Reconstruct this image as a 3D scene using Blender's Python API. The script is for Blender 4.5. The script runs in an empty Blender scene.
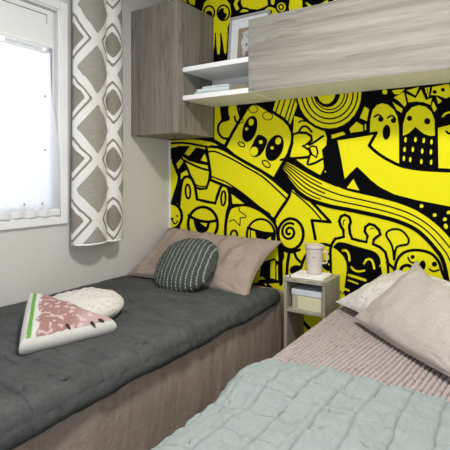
import bpy, bmesh, math, random
from mathutils import Vector, Matrix, noise
from mathutils.geometry import tessellate_polygon

random.seed(7)
sc = bpy.context.scene
COL = sc.collection
PI = math.pi
R = math.radians

# ------------------------------------------------------------------ camera (measured from the vanishing points)
CAMX, CAMD, CAMH = 1.87, 2.20, 1.23
YAW = R(33.3); FPX = 447.0; HOR = 175.5
cd = bpy.data.cameras.new('camera'); cam = bpy.data.objects.new('camera', cd); COL.objects.link(cam)
cam.location = (CAMX, -CAMD, CAMH); cam.rotation_euler = (PI/2, 0, YAW)
cd.sensor_width = 36; cd.lens = FPX/450*36; cd.shift_y = -(225-HOR)/450; cd.clip_start = 0.02
sc.camera = cam
FWD = Vector((-math.sin(YAW), math.cos(YAW), 0)); RGT = Vector((math.cos(YAW), math.sin(YAW), 0))

def on_wall(px, py, y=0.0):
    """point of the photograph -> point (x, z) on a wall parallel to the mural"""
    d = FWD + RGT*((px-225)/FPX) + Vector((0, 0, (HOR-py)/FPX))
    t = (y+CAMD)/d.y
    return CAMX+d.x*t, CAMH+d.z*t

# ------------------------------------------------------------------ helpers
def srgb(r, g, b):
    f = lambda c: (c/255/12.92) if c/255 <= .04045 else ((c/255+.055)/1.055)**2.4
    return (f(r), f(g), f(b), 1)

def tag(o, label=None, cat=None, group=None, kind=None):
    if label: o['label'] = label
    if cat: o['category'] = cat
    if group: o['group'] = group
    if kind: o['kind'] = kind
    return o

def empty(name, loc, label, cat, group=None, rotz=0):
    o = bpy.data.objects.new(name, None); COL.objects.link(o)
    o.location = loc; o.rotation_euler = (0, 0, rotz); o.empty_display_size = .05
    return tag(o, label, cat, group)

def link_mesh(name, me, mats, parent=None, smooth=False, loc=None):
    if not isinstance(mats, (list, tuple)): mats = [mats]
    for m in mats: me.materials.append(m)
    o = bpy.data.objects.new(name, me); COL.objects.link(o)
    if smooth:
        for p in me.polygons: p.use_smooth = True
    if parent is not None: o.parent = parent
    if loc is not None: o.location = loc
    return o

def from_bm(name, bm, mats, parent=None, smooth=False, loc=None):
    bmesh.ops.recalc_face_normals(bm, faces=bm.faces[:])
    me = bpy.data.meshes.new(name); bm.to_mesh(me); bm.free()
    return link_mesh(name, me, mats, parent, smooth, loc)

def add_box(bm, x0, x1, y0, y1, z0, z1, bev=0.0, seg=2):
    t = bmesh.new()
    bmesh.ops.create_cube(t, size=1)
    for v in t.verts:
        v.co = Vector(((x0+x1)/2+v.co.x*(x1-x0), (y0+y1)/2+v.co.y*(y1-y0), (z0+z1)/2+v.co.z*(z1-z0)))
    if bev > 0:
        bmesh.ops.bevel(t, geom=t.edges[:], offset=bev, segments=seg, affect='EDGES', profile=.5)
    me = bpy.data.meshes.new('tmp'); t.to_mesh(me); t.free()
    bm.from_mesh(me); bpy.data.meshes.remove(me)

def box(name, x0, x1, y0, y1, z0, z1, mat, parent=None, bev=0.002, smooth=False):
    bm = bmesh.new(); add_box(bm, x0, x1, y0, y1, z0, z1, bev)
    return from_bm(name, bm, mat, parent, smooth)

def structure(o):
    o['kind'] = 'structure'; return o

def lathe(name, prof, mat, parent=None, n=48, loc=None):
    """prof: list of (r, z)"""
    vs = []; fs = []
    for r, z in prof:
        for k in range(n):
            a = 2*PI*k/n
            vs.append((r*math.cos(a), r*math.sin(a), z))
    for i in range(len(prof)-1):
        for k in range(n):
            k2 = (k+1) % n
            fs.append((i*n+k, i*n+k2, (i+1)*n+k2, (i+1)*n+k))
    fs.append(tuple(range(n))[::-1]); m = (len(prof)-1)*n
    fs.append(tuple(m+k for k in range(n)))
    me = bpy.data.meshes.new(name); me.from_pydata(vs, [], fs)
    bm = bmesh.new(); bm.from_mesh(me); bpy.data.meshes.remove(me)
    return from_bm(name, bm, mat, parent, True, loc)

def tube(bm, pts, r, n=10, closed=False):
    pts = [Vector(p) for p in pts]; N = len(pts); rings = []
    up = Vector((0.13, 0.21, 1)).normalized()
    for i, p in enumerate(pts):
        a = pts[(i-1) % N] if (closed or i > 0) else pts[i]
        b = pts[(i+1) % N] if (closed or i < N-1) else pts[i]
        t = (b-a).normalized(); s = t.cross(up).normalized(); u = s.cross(t)
        rings.append([bm.verts.new(p+s*(r*math.cos(2*PI*k/n))+u*(r*math.sin(2*PI*k/n))) for k in range(n)])
    M = N if closed else N-1
    for i in range(M):
        A, B = rings[i], rings[(i+1) % N]
        for k in range(n): bm.faces.new((A[k], A[(k+1) % n], B[(k+1) % n], B[k]))
    if not closed:
        bm.faces.new(rings[0][::-1]); bm.faces.new(rings[-1])

def catmull(pts, closed=False, k=8):
    out = []; N = len(pts)
    if N < 3: return [tuple(p) for p in pts]
    segs = N if closed else N-1
    for i in range(segs):
        if closed: p0, p1, p2, p3 = pts[(i-1) % N], pts[i], pts[(i+1) % N], pts[(i+2) % N]
        else: p0, p1, p2, p3 = pts[max(i-1, 0)], pts[i], pts[i+1], pts[min(i+2, N-1)]
        for j in range(k):
            t = j/k
            out.append(tuple(.5*((2*b)+(-a+c)*t+(2*a-5*b+4*c-d)*t*t+(-a+3*b-3*c+d)*t**3) for a, b, c, d in zip(p0, p1, p2, p3)))
    if not closed: out.append(tuple(pts[-1]))
    return out

def grid(name, nx, ny, f, mats, parent=None, solid=0.0, uv=False, loc=None):
    vs = [f(i/nx, j/ny) for j in range(ny+1) for i in range(nx+1)]
    W = nx+1
    fs = [(j*W+i, j*W+i+1, (j+1)*W+i+1, (j+1)*W+i) for j in range(ny) for i in range(nx)]
    me = bpy.data.meshes.new(name); me.from_pydata(vs, [], fs)
    if uv:
        ul = me.uv_layers.new(name='UVMap')
        for lp in me.loops:
            vi = lp.vertex_index
            ul.data[lp.index].uv = uv(vi % W/nx, vi//W/ny)
    o = link_mesh(name, me, mats, parent, True, loc)
    if solid:
        m = o.modifiers.new('thickness', 'SOLIDIFY'); m.thickness = solid; m.offset = -1
    return o

def nz(x, y, z=0.0): return noise.noise(Vector((x, y, z)))
def fbm(x, y, z=0.0, o=3):
    s = 0; a = 1
    for k in range(o):
        s += a*nz(x*2**k, y*2**k, z+7.3*k); a *= .5
    return s
def sst(a, b, x):
    t = min(1, max(0, (x-a)/(b-a))); return t*t*(3-2*t)

# ------------------------------------------------------------------ materials
class NT:
    def __init__(s, name, rough=.6, spec=.3):
        s.m = bpy.data.materials.new(name); s.m.use_nodes = True; s.t = s.m.node_tree
        s.b = s.t.nodes['Principled BSDF']
        s.b.inputs['Roughness'].default_value = rough; s.b.inputs['Specular IOR Level'].default_value = spec
    def n(s, ty, **kw):
        x = s.t.nodes.new(ty)
        for k, v in kw.items(): setattr(x, k, v)
        return x
    def l(s, a, b): s.t.links.new(a, b)
    def coord(s, out='Object', scale=(1, 1, 1), rot=(0, 0, 0)):
        c = s.n('ShaderNodeTexCoord'); m = s.n('ShaderNodeMapping')
        m.inputs['Scale'].default_value = scale; m.inputs['Rotation'].default_value = rot
        s.l(c.outputs[out], m.inputs['Vector']); return m.outputs['Vector']
    def noise(s, vec, scale, detail=4, rough=.6, dist=0):
        x = s.n('ShaderNodeTexNoise'); x.inputs['Scale'].default_value = scale
        x.inputs['Detail'].default_value = detail; x.inputs['Roughness'].default_value = rough
        x.inputs['Distortion'].default_value = dist
        s.l(vec, x.inputs['Vector']); return x.outputs['Fac']
    def ramp(s, fac, stops):
        x = s.n('ShaderNodeValToRGB'); e = x.color_ramp.elements
        while len(e) < len(stops): e.new(.5)
        for q, (p, c) in zip(e, stops): q.position = p; q.color = c
        s.l(fac, x.inputs['Fac']); return x.outputs['Color']
    def mix(s, fac, a, b, mode='MIX'):
        x = s.n('ShaderNodeMix', data_type='RGBA', blend_type=mode)
        for sock, v in ((x.inputs[0], fac), (x.inputs[6], a), (x.inputs[7], b)):
            if hasattr(v, 'links') or hasattr(v, 'is_linked'): s.l(v, sock)
            else: sock.default_value = v
        return x.outputs[2]
    def math(s, op, a, b=None, c=None):
        x = s.n('ShaderNodeMath', operation=op)
        for i, v in enumerate((a, b, c)):
            if v is None: continue
            if hasattr(v, 'is_linked'): s.l(v, x.inputs[i])
            else: x.inputs[i].default_value = v
        return x.outputs[0]
    def color(s, c):
        if hasattr(c, 'is_linked'): s.l(c, s.b.inputs['Base Color'])
        else: s.b.inputs['Base Color'].default_value = c
    def bump(s, h, strength=.3, dist=.002):
        x = s.n('ShaderNodeBump'); x.inputs['Strength'].default_value = strength; x.inputs['Distance'].default_value = dist
        s.l(h, x.inputs['Height']); s.l(x.outputs['Normal'], s.b.inputs['Normal'])

def scale_c(c, k): return (c[0]*k, c[1]*k, c[2]*k, 1)

def plain(name, c, rough=.6, spec=.3, var=.05, sc_=30):
    t = NT(name, rough, spec); f = t.noise(t.coord(), sc_, 3)
    t.color(t.ramp(f, [(.3, scale_c(c, 1-var)), (.7, scale_c(c, 1+var))])); return t.m

def fabric(name, c, weave=150, bump=.5, var=.10, mott=14, spec=.12, slub=.6):
    t = NT(name, .92, spec); v = t.coord()
    f = t.noise(v, mott, 5, .7)
    base = t.ramp(f, [(.28, scale_c(c, 1-var)), (.72, scale_c(c, 1+var))])
    # thread slubs, along and across
    a = t.noise(t.coord(scale=(1, .10, .10)), weave, 3, .7); b = t.noise(t.coord(scale=(.10, 1, 1)), weave, 3, .7)
    g = t.noise(v, weave*.8, 2, .7)
    s = t.math('ADD', t.math('ADD', a, b), g)
    base = t.mix(slub, base, t.ramp(t.math('MULTIPLY', s, .3333), [(.40, (.55, .55, .55, 1)), (.60, (1.12, 1.12, 1.12, 1))]), 'MULTIPLY')
    t.color(base); t.bump(s, bump, .003)
    return t.m

def wood(name, lo, mid, hi, axis, grain=9):
    """grey oak; axis = direction of the grain"""
    t = NT(name, .55, .25)
    st = [1, 1, 1]; st[axis] = .045
    v = t.coord(scale=st)
    f1 = t.noise(v, grain*3, 6, .65, .6); f2 = t.noise(v, grain*22, 3, .6)
    c1 = t.ramp(f1, [(.30, lo), (.5, mid), (.70, hi)])
    c2 = t.ramp(f2, [(.35, (.80, .79, .77, 1)), (.62, (1, 1, 1, 1))])
    c = t.mix(.75, c1, c2, 'MULTIPLY')
    st2 = [1, 1, 1]; st2[axis] = .12
    f3 = t.noise(t.coord(scale=st2), 13, 3, .5, 1.2)
    crack = t.ramp(f3, [(.60, (1, 1, 1, 1)), (.635, (.50, .48, .45, 1)), (.67, (.95, .95, .95, 1))])
    t.color(t.mix(.6, c, crack, 'MULTIPLY'))
    t.bump(f2, .08, .001); return t.m

M = {}
YEL = srgb(240, 231, 20); BLK = srgb(14, 14, 16)
M['yellow'] = plain('mural_yellow', (.79, .735, .010, 1), .75, .1, .015)
M['black'] = plain('mural_black', (.0022, .0022, .0026, 1), .8, .05, .02)
def wall_mat():
    t = NT('wall_panel_paper', .75, .15)
    f = t.noise(t.coord(scale=(1, 1, 18)), 22, 3); g = t.noise(t.coord(scale=(6, 6, 1)), 60, 2)
    c = t.ramp(f, [(.3, srgb(204, 202, 199)), (.7, srgb(213, 211, 208))])
    t.color(c); t.bump(g, .05, .001); return t.m
M['wall'] = wall_mat()
M['white'] = plain('white_laminate', srgb(243, 243, 242), .45, .3, .02)
M['pvc'] = plain('white_window_plastic', srgb(234, 235, 236), .4, .35, .015)
M['oak_v'] = wood('grey_oak_upright', srgb(116, 110, 101), srgb(138, 132, 122), srgb(156, 150, 140), 2)
M['oak_h'] = wood('grey_oak_lengthwise', srgb(126, 123, 114), srgb(148, 145, 136), srgb(163, 160, 151), 0)
M['oak_n'] = wood('pale_oak_nightstand', srgb(148, 143, 128), srgb(168, 163, 148), srgb(184, 179, 165), 2)
M['floor'] = wood('floor_planks', srgb(120, 104, 86), srgb(142, 124, 104), srgb(160, 142, 120), 1)
M['ceil'] = plain('ceiling_white', srgb(230, 230, 228), .8, .1, .01)
M['rose'] = fabric('dusty_rose_muslin', srgb(166, 151, 141), 150, .5, .07, slub=.40)
M['quilt'] = fabric('charcoal_gauze', srgb(82, 84, 84), 110, .6, .24, 9, slub=.38)
M['green'] = fabric('sage_muslin', srgb(145, 155, 154), 150, .4, .05, slub=.2)
M['pink'] = fabric('pale_pink_linen', srgb(178, 171, 165), 170, .4, .04, slub=.3)
tk = NT('mauve_knit', .95, .08); tk.color(tk.n('ShaderNodeAttribute', attribute_name='rib_shade').outputs['Color'])
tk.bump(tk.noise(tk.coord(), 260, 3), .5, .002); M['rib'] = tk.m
M['mattress'] = fabric('mattress_cloth', srgb(160, 150, 142), 150, .2)
M['lamp'] = None

def speckled(name, base, dots, scale, thr):
    t = NT(name, .9, .12); v = t.coord()
    x = t.n('ShaderNodeTexVoronoi'); x.inputs['Scale'].default_value = scale; x.inputs['Randomness'].default_value = .55
    t.l(v, x.inputs['Vector'])
    t.color(t.ramp(x.outputs['Distance'], [(thr, dots), (thr+.06, base)]))
    t.bump(t.noise(v, 300, 2), .2, .001); return t.m
M['dotty'] = speckled('white_dotted_cotton', srgb(208, 204, 199), srgb(158, 142, 134), 62, .17)
def leafy():
    t = NT('white_leaf_print', .9, .12); v = t.coord()
    f = t.noise(v, 26, 3, .6, 1.6)
    t.color(t.ramp(f, [(.56, srgb(204, 201, 198)), (.585, srgb(158, 152, 146)), (.61, srgb(204, 201, 198)), (.66, srgb(172, 166, 160)), (.69, srgb(204, 201, 198))]))
    return t.m
M['leaf'] = leafy()

# ------------------------------------------------------------------ room shell
X_R, Z_C, Y_F = 2.62, 2.42, -3.0
structure(box('floor', -.06, X_R+.06, Y_F, .06, -.05, 0, M['floor'], bev=0))
structure(box('ceiling', -.06, X_R+.06, Y_F, .06, Z_C, Z_C+.05, M['ceil'], bev=0))
structure(box('wall_back', -.06, X_R+.06, 0, .06, 0, Z_C, M['wall'], bev=0))
# left wall with the window opening
WY0, WY1, WZ0, WZ1 = -1.75, -.80, 1.01, 2.06
bm = bmesh.new()
for a in ((Y_F, WY0, 0, Z_C), (WY1, 0, 0, Z_C), (WY0, WY1, 0, WZ0), (WY0, WY1, WZ1, Z_C)):
    add_box(bm, -.06, 0, a[0], a[1], a[2], a[3])
structure(from_bm('wall_left', bm, M['wall']))
structure(box('trim_1', 0, .012, -.012, 0, .0, 1.455, M['white'], bev=.003))
# corner strip above the wall cabinet
structure(box('trim_2', 0, .012, -.012, 0, 2.18, Z_C, M['white'], bev=.003))

# window: outer flange, inner frame, sash, pane
def ring(bm, x0, x1, y0, y1, z0, z1, w, bev=.004):
    add_box(bm, x0, x1, y0, y0+w, z0, z1, bev); add_box(bm, x0, x1, y1-w, y1, z0, z1, bev)
    add_box(bm, x0, x1, y0+w, y1-w, z0, z0+w, bev); add_box(bm, x0, x1, y0+w, y1-w, z1-w, z1, bev)
win = empty('window_1', (0, (WY0+WY1)/2, WZ0), None, None); win['kind'] = 'structure'
def wbox(name, fn, mat):
    bm = bmesh.new(); fn(bm)
    for v in bm.verts: v.co -= Vector(win.location)
    return from_bm(name, bm, mat, win)
def f_frame(bm):
    ring(bm, -.012, .016, WY0-.016, WY1+.016, WZ0-.016, WZ1+.016, .042)
    ring(bm, -.055, .008, WY0, WY1, WZ0, WZ1, .034)
wbox('window_frame', f_frame, M['pvc'])
wbox('window_sash', lambda b: ring(b, -.05, -.02, WY0+.034, WY1-.034, WZ0+.034, WZ1-.034, .05, .006), M['pvc'])
tg = NT('window_glass', .02, .5); tg.b.inputs['Transmission Weight'].default_value = 1; tg.b.inputs['IOR'].default_value = 1.05
wbox('window_pane', lambda b: add_box(b, -.038, -.034, WY0+.08, WY1-.08, WZ0+.08, WZ1-.08), tg.m)

# roller blind cassette at the top of the window
rb = empty('roller_blind', (.0, -1.28, 1.84), 'white roller blind cassette across the top of the window', 'blind')
def rbox(name, a, mat, bev=.004):
    bm = bmesh.new(); add_box(bm, *a, bev=bev)
    for v in bm.verts: v.co -= Vector(rb.location)
    return from_bm(name, bm, mat, rb)
rbox('cassette', (-.018, .012, -1.712, -.868, 1.852, 2.012), M['pvc'])
rbox('pull_bar', (-.012, .020, -1.712, -.872, 1.834, 1.852), M['white'], .006)
rbox('side_gap', (-.010, .006, -.872, -.866, 1.06, 1.836), plain('gap_shade', srgb(150, 151, 153), .4), .001)  # grey strip colours in the shaded gap beside the net curtain
rbox('cover_seam', (.0115, .0128, -1.712, -.90, 1.984, 1.988), plain('seam_grey', srgb(112, 112, 112)), 0)
rbox('cover_seam', (.0115, .0128, -.9025, -.90, 1.945, 1.988), M['pvc'] and bpy.data.materials['seam_grey'], 0)

# sheer net curtain over the pane
ts = NT('sheer_voile', .9, .05)
ts.color(srgb(240, 242, 246))
nt = ts.t; tr = ts.n('ShaderNodeBsdfTranslucent'); tr.inputs['Color'].default_value = (.92, .94, .98, 1)
tp = ts.n('ShaderNodeBsdfTransparent'); mx = ts.n('ShaderNodeMixShader'); mx2 = ts.n('ShaderNodeMixShader')
mx.inputs[0].default_value = .62; mx2.inputs[0].default_value = .18
ts.l(ts.b.outputs[0], mx.inputs[1]); ts.l(tr.outputs[0], mx.inputs[2])
ts.l(mx.outputs[0], mx2.inputs[1]); ts.l(tp.outputs[0], mx2.inputs[2])
ts.l(mx2.outputs[0], nt.nodes['Material Output'].inputs['Surface'])
def sheer_f(s, t):
    z = 1.815-(1.815-1.035)*t
    yr = -.872+.045*sst(.15, 1, t) - .004*math.sin(9*t)
    y = -1.70+(yr+1.70)*s
    x = .004+.005*math.sin(y*95+.8*math.sin(3*t))*(1-.3*t)+.010*t+.012*sst(.9, 1, s)*math.sin(3*t)
    if t > .93: z += .002*math.sin(s*60)
    return (x-.0, y+1.28, z-1.42)
sh = empty('net_curtain', (.0, -1.28, 1.42), 'sheer white net curtain glowing in front of the window pane', 'net curtain')
grid('voile', 220, 60, sheer_f, ts.m, sh, solid=.0012)
bm = bmesh.new(); tube(bm, [(.010, y/100+1.28, 1.808-1.42) for y in range(-170, -86, 4)], .0035)
from_bm('curtain_wire', bm, M['white'], sh, True)
grid('hem', 160, 4, lambda s, t: tuple(Vector(sheer_f(s, .955+.045*t))+Vector((.0022, 0, 0))), plain('hem_white', srgb(224, 226, 231)), sh, solid=.001)
tiepl = plain('tie_grey', srgb(150, 152, 156))
for (yy, zz) in ((-1.02, 1.10), (-.93, 1.10), (-.915, 1.60), (-.915, 1.35)):
    bm = bmesh.new(); add_box(bm, .018, .023, yy-.004+1.28, yy+.004+1.28, zz-.005-1.42, zz+.005-1.42, .0015)
    from_bm('thread_tuft', bm, tiepl, sh)

# ------------------------------------------------------------------ patterned side curtain
def curtain_mat():
    t = NT('lattice_curtain_print', .85, .15)
    tc = t.n('ShaderNodeTexCoord'); sp = t.n('ShaderNodeSeparateXYZ'); t.l(tc.outputs['UV'], sp.inputs[0])
    nx_ = t.n('ShaderNodeTexNoise'); nx_.inputs['Scale'].default_value = 2.2; t.l(tc.outputs['UV'], nx_.inputs['Vector'])
    w = t.math('MULTIPLY', t.math('SUBTRACT', nx_.outputs['Fac'], .5), .10)
    u = t.math('ADD', sp.outputs[0], w); v = t.math('ADD', sp.outputs[1], w)
    a = t.math('ADD', u, v); b = t.math('SUBTRACT', v, u)
    fa = t.math('FRACT', a); fb = t.math('FRACT', b)
    da = t.math('MINIMUM', fa, t.math('SUBTRACT', 1, fa)); db = t.math('MINIMUM', fb, t.math('SUBTRACT', 1, fb))
    # smooth minimum rounds the corners of the diamonds
    d = t.n('ShaderNodeMath', operation='SMOOTH_MIN'); d.inputs[2].default_value = .10
    t.l(da, d.inputs[0]); t.l(db, d.inputs[1]); d = d.outputs[0]
    par = t.math('MODULO', t.math('ABSOLUTE', t.math('ADD', t.math('FLOOR', a), t.math('FLOOR', b))), 2)
    W = srgb(226, 225, 222); T = srgb(138, 133, 124); G = srgb(172, 171, 168)
    th = t.noise(t.coord('UV', (1.5, 60, 1)), 3, 2)
    Tn = t.ramp(th, [(.35, srgb(146, 139, 127)), (.7, G)])
    pl = t.mix(t.math('GREATER_THAN', d, .085), W, Tn)
    q = lambda lo, hi: t.math('MULTIPLY', t.math('GREATER_THAN', d, lo), t.math('LESS_THAN', d, hi))
    orn = t.mix(q(.105, .160), W, T); orn = t.mix(t.math('GREATER_THAN', d, .255), orn, T)
    t.color(t.mix(par, pl, orn))
    t.bump(t.noise(t.coord('UV', (1, 1, 1)), 180, 2), .15, .001)
    return t.m
prof = catmull([(-.775, .022), (-.785, .045), (-.772, .074), (-.742, .098), (-.705, .108), (-.660, .104), (-.622, .088),
                (-.600, .074), (-.590, .086), (-.560, .100), (-.520, .094), (-.490, .072), (-.482, .040), (-.495, .022)], False, 12)
cl = [0]
for i in range(1, len(prof)): cl.append(cl[-1]+math.dist(prof[i], prof[i-1]))
CT, CB = 2.36, .885
i92 = min(range(len(prof)), key=lambda i: abs(prof[i][0]+.690) + (0 if 10 < i < 80 else 9))
def curtain_f(s, t):
    f = s*(len(prof)-1); i = min(int(f), len(prof)-2); r = f-i
    y = prof[i][0]*(1-r)+prof[i+1][0]*r; x = prof[i][1]*(1-r)+prof[i+1][1]*r
    k = .90+.14*t
    z = CT-(CT-CB)*t
    x = .02+(x-.02)*k + .004*math.sin(5*t+6*s)*t
    y = -.650+(y+.66)*(.985+.03*t)+.003*math.sin(4*t)
    return (x, y+.66, z-CB)
def curtain_uv(s, t):
    f = s*(len(prof)-1); i = min(int(f), len(prof)-2); L = cl[i]+(cl[i+1]-cl[i])*(f-i)
    z = CT-(CT-CB)*t
    return ((L-cl[i92])/.262, (z-1.009)/.302)
cu = empty('curtain', (0, -.66, CB), 'taupe curtain with white diamond lattice hanging beside the window', 'curtain')
grid('drape', len(prof)-1, 90, curtain_f, curtain_mat(), cu, solid=.002, uv=curtain_uv)
bm = bmesh.new(); tube(bm, [(.055, -.90+.66+.01*k, CT+.004-CB) for k in range(46)], .009)
from_bm('curtain_rail', bm, M['white'], cu, True)
grid('hem_band', len(prof)-1, 2, lambda s, t: tuple(Vector(curtain_f(s, .994+.006*t))*1.0+Vector((.0015, 0, 0))), M['white'], cu, solid=.0015)

# ------------------------------------------------------------------ the mural: flat shapes printed on the wall, in layers of paint
class Mural:
    def __init__(s): s.v = []; s.f = []; s.mi = []; s.lay = 0
    def _pt(s, p):
        x, z = on_wall(p[0], p[1])
        x = min(max(x, .004), X_R-.004); z = min(max(z, .01), Z_C-.01)
        return (x, -.0012-s.lay*.000007, z)
    def rect(s, x0, x1, z0, z1, c):
        b = len(s.v); y = -.0012-s.lay*.000007
        s.v += [(x0, y, z0), (x1, y, z0), (x1, y, z1), (x0, y, z1)]; s.f.append((b, b+1, b+2, b+3)); s.mi.append(c); s.lay += 1
    def poly(s, pts, c):
        b = len(s.v); P = [s._pt(p) for p in pts]
        for t in tessellate_polygon([[Vector((p[0], p[2], 0)) for p in P]]):
            s.f.append(tuple(b+i for i in t)); s.mi.append(c)
        s.v += P; s.lay += 1
    def stroke(s, pts, w, c=1, closed=False):
        n = len(pts); h = w/2
        if closed: pts = list(pts)+[pts[0], pts[1]]
        L = []; Rr = []
        for i, p in enumerate(pts):
            a = pts[max(i-1, 0)]; q = pts[min(i+1, len(pts)-1)]
            if closed and i == 0: a = pts[-3]
            dx, dy = q[0]-a[0], q[1]-a[1]; m = math.hypot(dx, dy) or 1
            nx, ny = -dy/m*h, dx/m*h
            L.append((p[0]+nx, p[1]+ny)); Rr.append((p[0]-nx, p[1]-ny))
        if closed: L = L[:-1]; Rr = Rr[:-1]
        b = len(s.v)
        for a, q in zip(L, Rr): s.v.append(s._pt(a)); s.v.append(s._pt(q))
        for i in range(len(L)-1):
            s.f.append((b+2*i, b+2*i+1, b+2*i+3, b+2*i+2)); s.mi.append(c)
        if not closed:
            for e in (pts[0], pts[-1]):
                b = len(s.v); K = 10
                s.v += [s._pt((e[0]+h*math.cos(2*PI*k/K), e[1]+h*math.sin(2*PI*k/K))) for k in range(K)]
                s.f.append(tuple(range(b, b+K))); s.mi.append(c); s.lay += .34
        s.lay += 1
    # shorthand
    def fill(s, pts, c=0, out=0, smooth=True, oc=1):
        P = catmull(pts, True, 6) if smooth else pts
        s.poly(P, c)
        if out:
            s.stroke(P, out, oc, True)
            if not smooth:
                for p in pts: s.dot(p[0], p[1], out/2, oc)
    def line(s, pts, w=3, c=1, smooth=True): s.stroke(catmull(pts, False, 6) if smooth else pts, w, c)
    def bent(s, pts, w=3, c=1):
        for a, b in zip(pts[:-1], pts[1:]): s.stroke([a, b], w, c)
    def ell(s, cx, cy, rx, ry, rot=0, c=1, out=0, n=28):
        a = R(rot); P = []
        for k in range(n):
            u, v = rx*math.cos(2*PI*k/n), ry*math.sin(2*PI*k/n)
            P.append((cx+u*math.cos(a)-v*math.sin(a), cy+u*math.sin(a)+v*math.cos(a)))
        if c is not None: s.poly(P, c)
        if out: s.stroke(P, out, 1, True)
    def dot(s, x, y, r, c=1): s.ell(x, y, r, r, 0, c, 0, 14)
    def arc(s, cx, cy, rx, ry, a0, a1, w, c=1):
        s.stroke([(cx+rx*math.cos(R(a0+(a1-a0)*k/20)), cy+ry*math.sin(R(a0+(a1-a0)*k/20))) for k in range(21)], w, c)

Y, K = 0, 1
m = Mural()
m.rect(.002, X_R-.002, .012, Z_C-.008, K)
# yellow ground of the lower half (under the striped road), down to the floor
m.fill([(168, 205), (196, 200), (250, 205), (276, 218), (289, 196), (300, 193), (316, 202), (335, 208), (350, 211), (378, 216), (400, 223.5), (415, 231), (430, 245),
        (441, 259), (447, 276), (452, 300), (456, 420), (300, 420), (170, 420)], Y, 0, False)
# things low on the wall, between and behind the beds
m.line([(268, 285), (285, 303), (312, 331), (330, 350)], 3.5)
m.line([(295, 312), (325, 300), (352, 318)], 3)
m.ell(312, 352, 16, 12, 0, None, 3); m.ell(258, 300, 13, 16, 0, None, 3)
m.ell(215, 270, 17, 14, 0, None, 3); m.ell(190, 262, 12, 10, 0, K)
m.line([(230, 250), (245, 275), (262, 262)], 3)
m.ell(385, 315, 22, 16, 0, None, 3); m.line([(350, 330), (380, 345), (420, 335), (445, 350)], 4)

# --- head with the drooping eye and the tub above it (left)
m.fill([(168, 158), (172.5, 160), (178.5, 176), (178, 183), (172, 204), (168, 206)], Y, 0, False)
m.bent([(173, 161), (179, 176.5), (178.3, 183), (172, 203)], 2.6)
m.line([(181.5, 180), (180, 195), (179, 208)], 3)
m.fill([(181, 173.5), (189, 169), (209, 178), (226, 185), (222, 202), (197, 201), (190, 190), (181, 182)], Y, 0, False)
m.fill([(181, 156), (190, 160), (201, 163), (211, 165.3), (209.3, 180), (206.5, 188.5), (200, 189), (195.5, 187), (190, 175), (187.5, 168.5)], Y, 2.6, False)
m.line([(183.5, 160), (193.5, 165), (202, 168.5), (210.5, 170.5)], 2.2)
m.line([(195.5, 184.5), (201, 186.5), (207, 186.3)], 1.4)
m.fill([(184.7, 153.7), (189, 156), (197.5, 146), (191, 145)], Y, 0, False)
m.fill([(201, 160.3), (208.5, 162.5), (204.7, 153.7)], Y, 0, False)
m.fill([(176.3, 164), (181, 158.7), (183.5, 161.5), (178.5, 169)], Y, 0, False)
m.fill([(168, 145), (179, 144.2), (178, 146.5), (168, 148.3)], Y, 0, False)
# head
head = [(168, 262), (178.8, 235), (178.8, 209), (180.8, 188), (182.5, 180), (185, 177), (188.5, 176.5), (192, 178.8), (195.3, 186), (197.2, 199.3), (206, 201.5), (215.3, 203.2),
        (217.5, 196), (220.5, 187.5), (224, 183.8), (227.7, 186.5), (229.7, 193), (229.8, 204), (227.3, 213), (225.8, 225), (225.5, 262)]
m.fill(head, Y, 3.1, False)
m.ell(188.1, 191.5, 2.4, 7, -3, None, 2.1); m.ell(223.5, 198.3, 2.2, 7.2, 3, None, 2.1)
m.ell(203, 224, 14.8, 17, 0, Y, 3)
m.fill([(194, 219.5), (202, 221.7), (209.5, 222), (209, 228), (205, 233), (200, 233.5), (196, 229)], K, 0)
m.fill([(200, 222.6), (207.5, 222.6), (206, 227)], Y, 0, False)
m.line([(188.8, 215.5), (197, 219.8), (207, 221.8), (217.5, 220.5)], 3)
m.ell(203, 224, 14.8, 17, 0, None, 3)
m.ell(171, 216.3, 11, 13, 0, Y, 3)
m.dot(177.3, 216, 1); m.line([(172, 218.3), (173.5, 222.5), (175.5, 223.6), (178, 221)], 1.5); m.ell(172.3, 218.6, 1.6, 1)

# --- head with the star (right of it)
m.fill([(225.5, 262), (225.5, 235), (226.3, 221), (229, 211), (232.5, 206.8), (243, 204.8), (252, 206.5), (262, 211.5), (270, 218), (276, 226), (279, 240), (279, 262)], Y, 3.1)
m.bent([(239, 207), (239.5, 211), (246.3, 215.8), (246, 217.3), (240.5, 217.8), (240, 225.7), (234, 219.5), (229.5, 221.5)], 1.1)
m.line([(230.5, 242), (231.3, 233), (234.2, 230.4), (237, 233), (238, 242)], 2.2)
m.ell(261, 235, 14, 16, 0, Y, 2.4)
m.fill([(255, 230), (262, 232.5), (273.5, 233.5), (272, 241), (266, 247), (259, 244)], K, 0)
m.fill([(267, 239), (271, 236.5), (271, 243)], Y, 0, False)
m.line([(248, 227.5), (256, 230.5), (265, 232.8), (275, 233.5)], 2.6); m.line([(250.6, 229), (250.3, 240)], 1.3); m.line([(272.6, 234), (273, 243)], 1.4)
m.line([(273, 218), (277, 226), (279, 240), (280.5, 256), (281, 282)], 4.2)
m.fill([(277, 218), (280.3, 222), (278, 227.5), (275.8, 222)], Y, 0, False)
# dark chairs of black shapes under the pillow corner
m.fill([(262, 262), (275, 258), (279, 263), (279, 283), (258, 284)], K, 0, False)
m.fill([(270.6, 261.5), (275.2, 260), (275.5, 279), (270.5, 278)], Y, 0, False); m.fill([(256, 278), (262, 276.5), (266, 279), (257, 280)], Y, 0, False)
m.fill([(276.5, 266), (278, 264), (278.3, 280), (276.7, 280)], Y, 0, False)

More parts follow.
